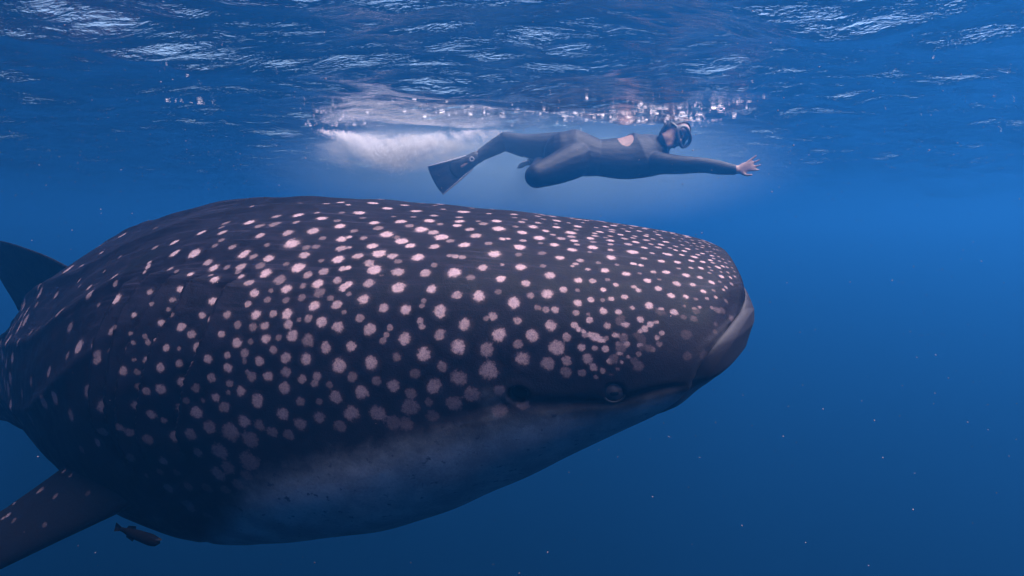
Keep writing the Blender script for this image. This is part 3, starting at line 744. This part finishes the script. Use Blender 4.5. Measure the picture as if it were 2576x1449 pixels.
tube_into(bm, [chest - lv * 0.10 + V3(0.05, 0, 0), fsh, V3(0.88, 5.44, -0.180), V3(0.76, 5.52, -0.200), V3(0.67, 5.52, -0.205), V3(0.57, 5.50, -0.205)], [0.082, 0.068, 0.054, 0.045, 0.042, 0.029])
def hand(base, d, up, out, curl, open_):
    d = d / np.linalg.norm(d); up = up - d * (up @ d); up /= np.linalg.norm(up); nrm = np.cross(d, up)
    tube_into(bm, [base, base + d * 0.045, base + d * 0.082], [(0.020, 0.027), (0.015, 0.038), (0.012, 0.037)], 14, up)
    for i, (o, ln) in enumerate(((0.030, 0.068), (0.010, 0.078), (-0.010, 0.073), (-0.029, 0.056))):
        a = open_ * (1.5 - i) * 0.5
        fd = d * math.cos(a) + up * math.sin(a)
        b0 = base + d * 0.078 + up * o
        k1 = b0 + fd * ln * 0.5; k2 = k1 + (fd * 0.95 + nrm * curl * 0.6) * ln * 0.30; k3 = k2 + (fd * 0.8 + nrm * curl) * ln * 0.24
        tube_into(bm, [b0, k1, k2, k3], [0.0098, 0.0088, 0.0080, 0.0068], 10, nrm, 2)
    b0 = base + d * 0.020 + up * 0.026 * out
    t1 = b0 + (d * 0.55 + up * 0.75 * out + nrm * 0.25) * 0.040
    t2 = t1 + (d * 0.85 + up * 0.35 * out + nrm * 0.3) * 0.034
    tube_into(bm, [b0, t1, t2], [0.0135, 0.0110, 0.0085], 10, nrm, 3)
hand(nwr + V3(0.012, -0.002, 0.0), V3(0.93, -0.12, 0.30), V3(-0.25, 0.25, 0.92), -1, 0.25, 0.42)
hand(V3(0.56, 5.50, -0.205), V3(-0.95, 0.1, 0.05), V3(0, 0.6, 0.8), 1, 0.5, 0.15)
fhip, fkn, fan = V3(0.40, 5.27, -0.195), V3(-0.050, 5.34, -0.140), V3(-0.262, 5.31, -0.262)
tube_into(bm, [pelvis + V3(0.0, 0.07, 0.035), fhip - V3(0.08, 0, 0), (fhip + fkn) / 2 - V3(0.03, 0, 0.015), fkn], [0.125, 0.110, 0.088, 0.064])
tube_into(bm, [fkn, fkn * 0.72 + fan * 0.28, fkn * 0.35 + fan * 0.65, fan], [0.062, 0.058, 0.046, 0.036])
fft = V3(-0.360, 5.29, -0.325)
tube_into(bm, [fan + V3(0.02, 0, 0.0), fan * 0.4 + fft * 0.6, fft], [(0.036, 0.036), (0.042, 0.030), (0.038, 0.018)])
nhip, nkn, nan = V3(0.40, 5.06, -0.320), V3(0.165, 4.91, -0.425), V3(0.200, 5.30, -0.285)
tube_into(bm, [pelvis + V3(0.0, -0.06, -0.045), nhip, (nhip + nkn) / 2 + V3(0, 0, -0.004), nkn], [0.130, 0.118, 0.100, 0.078])
tube_into(bm, [nkn, nkn * 0.7 + nan * 0.3, nkn * 0.35 + nan * 0.65, nan], [0.070, 0.062, 0.048, 0.036])
nft = V3(0.165, 5.43, -0.262)
tube_into(bm, [nan, nan * 0.4 + nft * 0.6, nft], [(0.036, 0.036), (0.042, 0.030), (0.038, 0.018)])
co, no, quads, tris_ = fused('body', bm, 0.0075, 5)
no = no / (np.linalg.norm(no, axis=1)[:, None] + 1e-9)

def skin_mat():
    m = Mat('human_skin'); n = m.noise(40, 4, 0.6, m.objco())
    m.bsdf(Base_Color=m.mix(m.ramp(n, 0.3, 0.7), c4(0.27, 0.16, 0.13), c4(0.20, 0.12, 0.10)), Roughness=0.5, Specular_IOR_Level=0.2)
    return m.m
def neoprene_mat():
    m = Mat('neoprene'); n = m.noise(55, 4, 0.6, m.objco())
    m.bsdf(Base_Color=m.mix(m.ramp(n, 0.3, 0.7), c4(0.004, 0.004, 0.006), c4(0.009, 0.009, 0.012)), Roughness=0.55, Specular_IOR_Level=0.15,
           Normal=m.bump(m.noise(18, 3, 0.5, m.objco((1, 1, 2.0))), 0.4, 0.012))
    return m.m
SKINM, NEO = skin_mat(), neoprene_mat()
swimmer = empty('person', (0.75, 5.17, -0.42))
tag(swimmer, 'swimmer in a dark wetsuit, mask and fins gliding along just under the surface', 'person')
np_mesh('body', co, quads, SKINM, swimmer, tris=tris_)
fc = co[quads].mean(1); fn = no[quads].mean(1)
rel = fc - hp
on_head = (np.linalg.norm(rel, axis=1) < 0.135) & (fc[:, 0] > 1.03) & (rel @ V3(1, 0, 0.3) > -0.085)
d_hand = (fc[:, 0] > 1.475) | ((np.linalg.norm(fc - V3(0.47, 5.50, -0.20), axis=1) < 0.105) & (fc[:, 1] > 5.44))
feet = (fc[:, 0] < -0.245) | ((fc[:, 1] > 5.28) & (fc[:, 0] < 0.28) & (fc[:, 0] > 0.08) & (fc[:, 2] < -0.2))
wb = fc - V3(0.79, 5.17, -0.27)
back = ((wb[:, 0] / 0.055) ** 2 + ((wb @ lv + 0.07) / 0.10) ** 2 < 1) & (fn @ V3(0, -0.25, 0.97) > 0.62)
suit = ~(on_head | d_hand | feet | back)
submesh('wetsuit', co + no * 0.004, quads, suit, NEO, swimmer)
hairm = flat_mat('dark_hair', (0.012, 0.010, 0.010), 0.5, 0.2)
hr = (np.linalg.norm(rel, axis=1) < 0.14) & (rel @ face < 0.035 - 0.55 * np.maximum(0, 0.02 - rel @ crown)) & (rel @ crown > -0.085) & (fc[:, 0] > 1.035)
submesh('hair', co + no * 0.010, quads, hr, hairm, swimmer)
# mask
def ellipse_ring(name, c, n, x, rx, ry, r, mat, parent, seg=44, k=8, sq=2.6, bend=0.0):
    n = n / np.linalg.norm(n); x = x - n * (x @ n); x /= np.linalg.norm(x); y = np.cross(n, x)
    A_, B_ = np.meshgrid(np.linspace(0, 2*np.pi, seg, endpoint=False), np.linspace(0, 2*np.pi, k, endpoint=False), indexing='ij')
    ex_, ey_ = np.sign(np.cos(A_)) * np.abs(np.cos(A_)) ** (2 / sq), np.sign(np.sin(A_)) * np.abs(np.sin(A_)) ** (2 / sq)
    dx, dy = ex_ * (rx + r * np.cos(B_)), ey_ * (ry + r * np.cos(B_))
    Pd = c + dx[..., None] * x + dy[..., None] * y + (r * 1.6 * np.sin(B_) - bend * dx ** 2)[..., None] * n
    return np_mesh(name, Pd, grid_quads(seg + 1, k, True) % (seg * k), mat, parent)
mc = hp + face * 0.098 + crown * 0.022
framem = flat_mat('mask_frame', (0.10, 0.10, 0.11), 0.4, 0.2)
mask = ellipse_ring('mask', mc, face, side, 0.078, 0.045, 0.010, framem, swimmer, bend=2.2)
gm = Mat('mask_glass')
gm.surf(gm.n('ShaderNodeMixShader', {0: 0.14, 1: gm.n('ShaderNodeBsdfTransparent', {'Color': c4(0.75, 0.82, 0.88)}), 2: gm.n('ShaderNodeBsdfGlossy', {'Color': c4(0.9, 0.92, 1), 'Roughness': 0.05})}))
dome('lens', mc + face * 0.003, face, 0.074, 0.004, gm.m, mask, side, 1.0, 0.56)
ellipse_ring('strap', hp + crown * 0.015 - face * 0.005, crown, side, 0.094, 0.104, 0.006, flat_mat('strap', (0.015, 0.015, 0.017), 0.5), mask, sq=2.0)
for sg in (-1, 1):
    dome('eye', hp + face * 0.086 + crown * 0.016 + side * sg * 0.030, face, 0.012, 0.004, flat_mat('swimmer_eye', (0.03, 0.02, 0.02), 0.2), swimmer, side, 1.0, 0.6)

# swim fins
blm, rlm, pkm = flat_mat('fin_blade', (0.05, 0.05, 0.065), 0.45, 0.2), flat_mat('fin_rail', (0.34, 0.33, 0.36), 0.45, 0.2), flat_mat('fin_pocket', (0.02, 0.02, 0.024), 0.5, 0.2)
def swim_fin(heel, toe, tip, across, label=None):
    ax = (tip - toe); ax_l = np.linalg.norm(ax); axn = ax / ax_l
    ac = across - axn * (across @ axn); ac /= np.linalg.norm(ac); nn = np.cross(axn, ac)
    b2 = bmesh.new()
    tube_into(b2, [heel, heel * 0.5 + toe * 0.5, toe, toe + axn * 0.05], [(0.046, 0.046), (0.052, 0.044), (0.056, 0.032), (0.066, 0.014)], 18, nn)
    me = bpy.data.meshes.new('swim_fin'); bmesh.ops.recalc_face_normals(b2, faces=b2.faces[:]); b2.to_mesh(me); b2.free()
    cov = np.empty(len(me.vertices) * 3); me.vertices.foreach_get('co', cov)
    cov = cov.reshape(-1, 3) - np.array(swimmer.location); me.vertices.foreach_set('co', cov.ravel())
    me.polygons.foreach_set('use_smooth', np.ones(len(me.polygons), bool)); me.materials.append(pkm)
    f = link(bpy.data.objects.new('swim_fin', me), swimmer)
    u = np.linspace(0, 1, 24); v = np.linspace(-1, 1, 15)
    Ug, Vg = np.meshgrid(u, v, indexing='ij')
    half = 0.062 + 0.050 * Ug ** 0.9
    tipcut = 1 - 0.10 * Vg ** 2 * Ug - 0.05 * (1 - np.abs(Vg)) * (Ug > 0.99)
    rib = 0.004 * np.cos(Vg * math.pi * 3)
    Pb = toe + axn * (Ug * tipcut * ax_l)[..., None] + ac * (Vg * half)[..., None] + nn * (0.05 * Ug ** 2 + rib * Ug)[..., None]
    blade_pts = np.concatenate([(Pb + nn * 0.003).reshape(-1, 3), (Pb - nn * 0.003).reshape(-1, 3)])
    nv = len(u) * len(v); q = grid_quads(len(u), len(v))
    rim = np.concatenate([np.arange(len(v)), np.arange(1, len(u)) * len(v) + len(v) - 1, (len(u) - 1) * len(v) + np.arange(len(v) - 2, -1, -1), np.arange(len(u) - 2, 0, -1) * len(v)])
    rq = np.stack([rim, np.roll(rim, -1), np.roll(rim, -1) + nv, rim + nv], -1)
    np_mesh('blade', blade_pts, np.concatenate([q, q[:, ::-1] + nv, rq]), blm, f)
    for sg in (0, -1):
        b3 = bmesh.new()
        line = Pb[:, sg]
        tube_into(b3, [toe - axn * 0.06 + ac * (0.05 if sg else -0.05)] + [line[i] for i in (2, 8, 14, 20, 23)], [(0.008, 0.012), (0.008, 0.012), (0.007, 0.011), (0.006, 0.009), (0.005, 0.007), (0.004, 0.004)], 8, nn, 2)
        m3 = bpy.data.meshes.new('rail'); bmesh.ops.recalc_face_normals(b3, faces=b3.faces[:]); b3.to_mesh(m3); b3.free()
        cv = np.empty(len(m3.vertices) * 3); m3.vertices.foreach_get('co', cv); cv = cv.reshape(-1, 3) - np.array(swimmer.location)
        m3.vertices.foreach_set('co', cv.ravel()); m3.materials.append(rlm)
        m3.polygons.foreach_set('use_smooth', np.ones(len(m3.polygons), bool))
        link(bpy.data.objects.new('rail', m3), f)
    torus('buckle', (heel * 0.75 + toe * 0.25) - V3(0, 0.048, 0), V3(0, -1, 0.1), 0.014, 0.006, rlm, f, 20, 6)
swim_fin(fan, fft, V3(-0.555, 5.24, -0.440), V3(-0.50, -0.22, 0.80))
swim_fin(nan, nft, V3(0.13, 5.75, -0.215), V3(0.9, 0.1, 0.3))

# ------------------------------------------------------------------ remora under the shark
def remora():
    a, b = V3(-0.741, 1.35, -1.388), V3(-0.667, 1.35, -1.416)          # tail to snout
    ax = (b - a); ln = np.linalg.norm(ax); ax /= ln
    r_ = empty('remora', tuple((a + b) / 2))
    tag(r_, 'small dark remora swimming beneath the big pectoral fin', 'fish')
    u = np.linspace(0, 1, 26); an = np.linspace(0, 2 * np.pi, 16, endpoint=False)
    hh = interp([0, .08, .25, .5, .75, .92, 1], [.05, .06, .10, .125, .135, .10, .01], u) * ln
    ww = interp([0, .08, .25, .5, .75, .92, 1], [.012, .03, .08, .12, .14, .11, .01], u) * ln
    up = V3(0.3, 0, 0.95); up -= ax * (up @ ax); up /= np.linalg.norm(up); sd_ = np.cross(ax, up)
    Pr = (a + ax * (u * ln)[:, None])[:, None] + up * (hh[:, None] * np.sin(an))[..., None] + sd_ * (ww[:, None] * np.cos(an))[..., None]
    mt = flat_mat('remora_skin', (0.0022, 0.0022, 0.003), 0.8, 0.0)
    np_mesh('body', Pr, grid_quads(26, 16, True), mt, r_)
    def blade(name, pts, th):
        pts = [V3(*p) for p in pts]; n = len(pts)
        nrm = np.cross(pts[1] - pts[0], pts[2] - pts[0]); nrm /= np.linalg.norm(nrm)
        vv = [p + nrm * th for p in pts] + [p - nrm * th for p in pts]
        qd = [[0, 1, 2, 3], [7, 6, 5, 4]] + [[i, (i + 1) % n, (i + 1) % n + n, i + n] for i in range(n)]
        np_mesh(name, vv, qd, mt, r_, smooth=False)
    blade('tail_fin', [a + ax * .06 * ln - up * .03 * ln, a + ax * .06 * ln + up * .03 * ln, a - ax * .14 * ln + up * .11 * ln, a - ax * .12 * ln - up * .11 * ln], 0.0006)
    c = a + ax * ln * 0.36
    blade('dorsal_fin', [c + up * .09 * ln, c - ax * .22 * ln + up * .08 * ln, c - ax * .20 * ln + up * .14 * ln, c - ax * .03 * ln + up * .19 * ln], 0.0006)
    c = a + ax * ln * 0.40
    blade('anal_fin', [c - up * .10 * ln, c - ax * .22 * ln - up * .08 * ln, c - ax * .20 * ln - up * .14 * ln, c - ax * .03 * ln - up * .19 * ln], 0.0006)
    c = a + ax * ln * 0.70
    blade('pectoral_fin', [c - sd_ * .12 * ln, c - ax * .07 * ln - sd_ * .12 * ln, c - ax * .22 * ln - sd_ * .22 * ln - up * .05 * ln, c - ax * .12 * ln - sd_ * .24 * ln - up * .04 * ln], 0.0006)
    p = a + ax * ln * 0.93 + up * .085 * ln
    dome('sucker_disc', p - ax * .06 * ln, up, .11 * ln, .012 * ln, flat_mat('sucker', (0.006, 0.006, 0.008), 0.8, 0.05), r_, ax, 1.3, 0.7)
remora()

# ------------------------------------------------------------------ bubbles, foam and glint flecks, drifting specks
ICO = None
def blob_cloud(name, centres, radii, mat, stretch=None, seed=0, kind='oct'):
    """many small closed bodies in one mesh"""
    r = np.random.default_rng(seed)
    if kind == 'oct':
        base = np.array([(1,0,0),(-1,0,0),(0,1,0),(0,-1,0),(0,0,1),(0,0,-1)], float)
        tri = np.array([(0,2,4),(2,1,4),(1,3,4),(3,0,4),(2,0,5),(1,2,5),(3,1,5),(0,3,5)])
    else:
        b_ = bmesh.new(); bmesh.ops.create_icosphere(b_, subdivisions=2 if kind == 'ico2' else 1, radius=1.0)
        b_.verts.ensure_lookup_table()
        base = np.array([v.co[:] for v in b_.verts]); tri = np.array([[v.index for v in f.verts] for f in b_.faces]); b_.free()
    n = len(centres); nb = len(base)
    jit = 1 + 0.35 * r.normal(size=(n, nb, 1)) * (0.5 if kind != 'oct' else 0.3)
    if stretch is None: stretch = np.ones((n, 3))
    V = np.asarray(centres)[:, None] + base[None] * jit * np.asarray(radii)[:, None, None] * stretch[:, None]
    F = tri[None] + (np.arange(n) * nb)[:, None, None]
    return np_mesh(name, V.reshape(-1, 3), None, mat, None, tris=F.reshape(-1, 3))

def bubble_mat(name, white, trans):
    m = Mat(name)
    d = m.n('ShaderNodeBsdfDiffuse', {'Color': c4(*white)}); t = m.n('ShaderNodeBsdfTranslucent', {'Color': c4(*white)})
    m.surf(m.n('ShaderNodeMixShader', {0: trans, 1: d, 2: t}))
    return m.m
FOAM = bubble_mat('foam', (0.93, 0.91, 0.92), 0.5)  # bubbles, and the white flecks that imitate surface glints
r = np.random.default_rng(77)
# plume kicked up behind the fins
n = 60000
u = r.beta(1.7, 2.3, n)
cx = -1.40 + 1.45 * u + 0.03 * r.normal(size=n)
hump = np.exp(-((u - 0.36) / 0.24) ** 2)
cz = -0.045 - 0.11 * hump * np.abs(r.normal(size=n)) * 0.9 - 0.10 * u * np.abs(r.normal(size=n)) * 0.7 - 0.05 * hump
cyy = 5.42 + r.normal(size=n) * (0.05 + 0.10 * hump)
clump = np.sin(cx * 13 + cz * 19) + np.sin(cx * 29 - cz * 37 + 2) + np.sin(cx * 7 + 1) + np.sin(cx * 61 + cz * 53)
keep = r.random(n) < np.clip(0.70 + 0.20 * clump, 0.08, 1)
cent = np.stack([cx, cyy, np.minimum(cz, -0.01)], -1)[keep]
bc = blob_cloud('bubble_plume', cent, 0.0008 + 0.0024 * r.random(len(cent)) ** 4, FOAM, seed=3)
tag(bc, 'white plume of bubbles behind the swim fins', None, kind='stuff')
# milky water full of finer bubbles: thickest in the wash of the fins, a thin cloud added behind the swimmer as glow
def milky(name, label, loc, scale, col, dens, aniso, noise):
    b_ = bmesh.new(); bmesh.ops.create_uvsphere(b_, u_segments=32, v_segments=16, radius=1.0)
    me = bpy.data.meshes.new(name); b_.to_mesh(me); b_.free()
    m = Mat(name); oc = m.n('ShaderNodeTexCoord').outputs['Object']
    r2 = m.n('ShaderNodeVectorMath', {0: oc, 1: oc}, operation='DOT_PRODUCT').outputs['Value']
    f = m.math('SUBTRACT', 1.0, r2, True); f = m.math('MULTIPLY', f, f)
    if noise:
        nz = m.noise(2.6, 4, 0.6, m.n('ShaderNodeMapping', {'Vector': oc, 'Scale': (1.4, 0.8, 0.9)}).outputs[0], 0.8)
        f = m.math('MULTIPLY', f, m.ramp(nz, 0.35, 0.72))
    pv_ = m.n('ShaderNodeVolumePrincipled', {'Color': c4(*col), 'Density': m.math('MULTIPLY', f, dens), 'Anisotropy': aniso})
    m.nt.links.new(pv_.outputs[0], m.out.inputs['Volume'])
    me.materials.append(m.m)
    o = link(bpy.data.objects.new(name, me)); o.location = loc; o.scale = scale
    return tag(o, label, None, kind='stuff')
milky('bubble_haze', 'milky cloud of fine bubbles behind the swim fins', (-0.78, 5.40, -0.20), (0.78, 0.36, 0.19), (0.97, 0.97, 0.98), 10.0, 0.3, True)
milky('aerated_glow', 'pale aerated water set behind the swimmer as a glow', (0.10, 5.95, -0.26), (2.5, 1.15, 0.62), (0.50, 0.76, 0.98), 0.75, 0.5, False)
# foam near swimmer, and white flecks standing in for sun glints on the surface
pts = []; st = []
def fleck(x, y, size, sx, drop=0.006):
    z = float(wave_height(np.array([x]), np.array([y]))[0])
    pts.append((x, y, z - drop)); st.append((size * sx, size * (0.6 + 0.5 * r.random()), size * 0.16))
for _ in range(620):
    x = -1.35 + 2.75 * r.random(); y = 5.0 + 0.33 * r.normal()
    fleck(x, y, 0.0010 + 0.0034 * r.random() ** 3, 1.0 + 1.4 * r.random())
for cx0, cy0, sx0, nn_, big in ((0.62, 5.0, 0.22, 34, 0.009), (0.95, 4.85, 0.16, 34, 0.010), (1.15, 4.95, 0.10, 26, 0.010), (0.25, 5.05, 0.22, 30, 0.009),
                                (1.38, 4.75, 0.10, 14, 0.008), (-0.2, 5.1, 0.25, 26, 0.008), (-1.25, 5.3, 0.12, 22, 0.006)):
    for _ in range(nn_ * 3):
        fleck(cx0 + sx0 * r.normal(), cy0 + 0.16 * r.normal(), 0.0014 + big * 0.85 * r.random() ** 3, 1.0 + 1.6 * r.random())
for _ in range(200):
    x, y = -6 + 12 * r.random(), 1.6 + 7 * r.random() ** 1.3
    fleck(x, y, 0.0012 + 0.0030 * r.random() ** 4, 1.0 + 0.9 * r.random())
for x0, y0, k_, w_ in ((-2.05, 4.6, 9, 0.09), (-1.9, 4.55, 10, 0.05), (2.25, 2.9, 8, 0.10), (-1.3, 2.7, 2, 0.03), (0.65, 2.45, 3, 0.015)):  # fleck clusters modelled in place of sun glints
    for _ in range(k_): fleck(x0 + w_ * r.normal(), y0 + 0.3 * w_ * r.normal(), 0.002 + 0.004 * r.random() ** 2, 1.3 + r.random())
fo = blob_cloud('foam_glints', np.array(pts), np.ones(len(pts)), FOAM, np.array(st), 4, 'ico2')
tag(fo, 'white foam flecks, many shaped as sun glints, on the sea surface around the swimmer', None, kind='stuff')
# drifting plankton
n = 2600
P_ = np.stack([-4.5 + 9 * r.random(n), 0.55 + 6.5 * r.random(n), -0.02 - 2.2 * r.random(n) ** 1.7], -1)
sz = 0.0005 + 0.0014 * r.random(n) ** 4
sc_ = np.clip(P_[:, 1] / 2.2, 0.35, 1.8)
sp_ = blob_cloud('drifting_plankton', P_, sz * sc_, bubble_mat('plankton', (0.34, 0.28, 0.29), 0.4), 1 + 0.8 * r.random((n, 3)), 9, 'ico')
tag(sp_, 'tiny pale specks of plankton drifting in the water', None, kind='stuff')
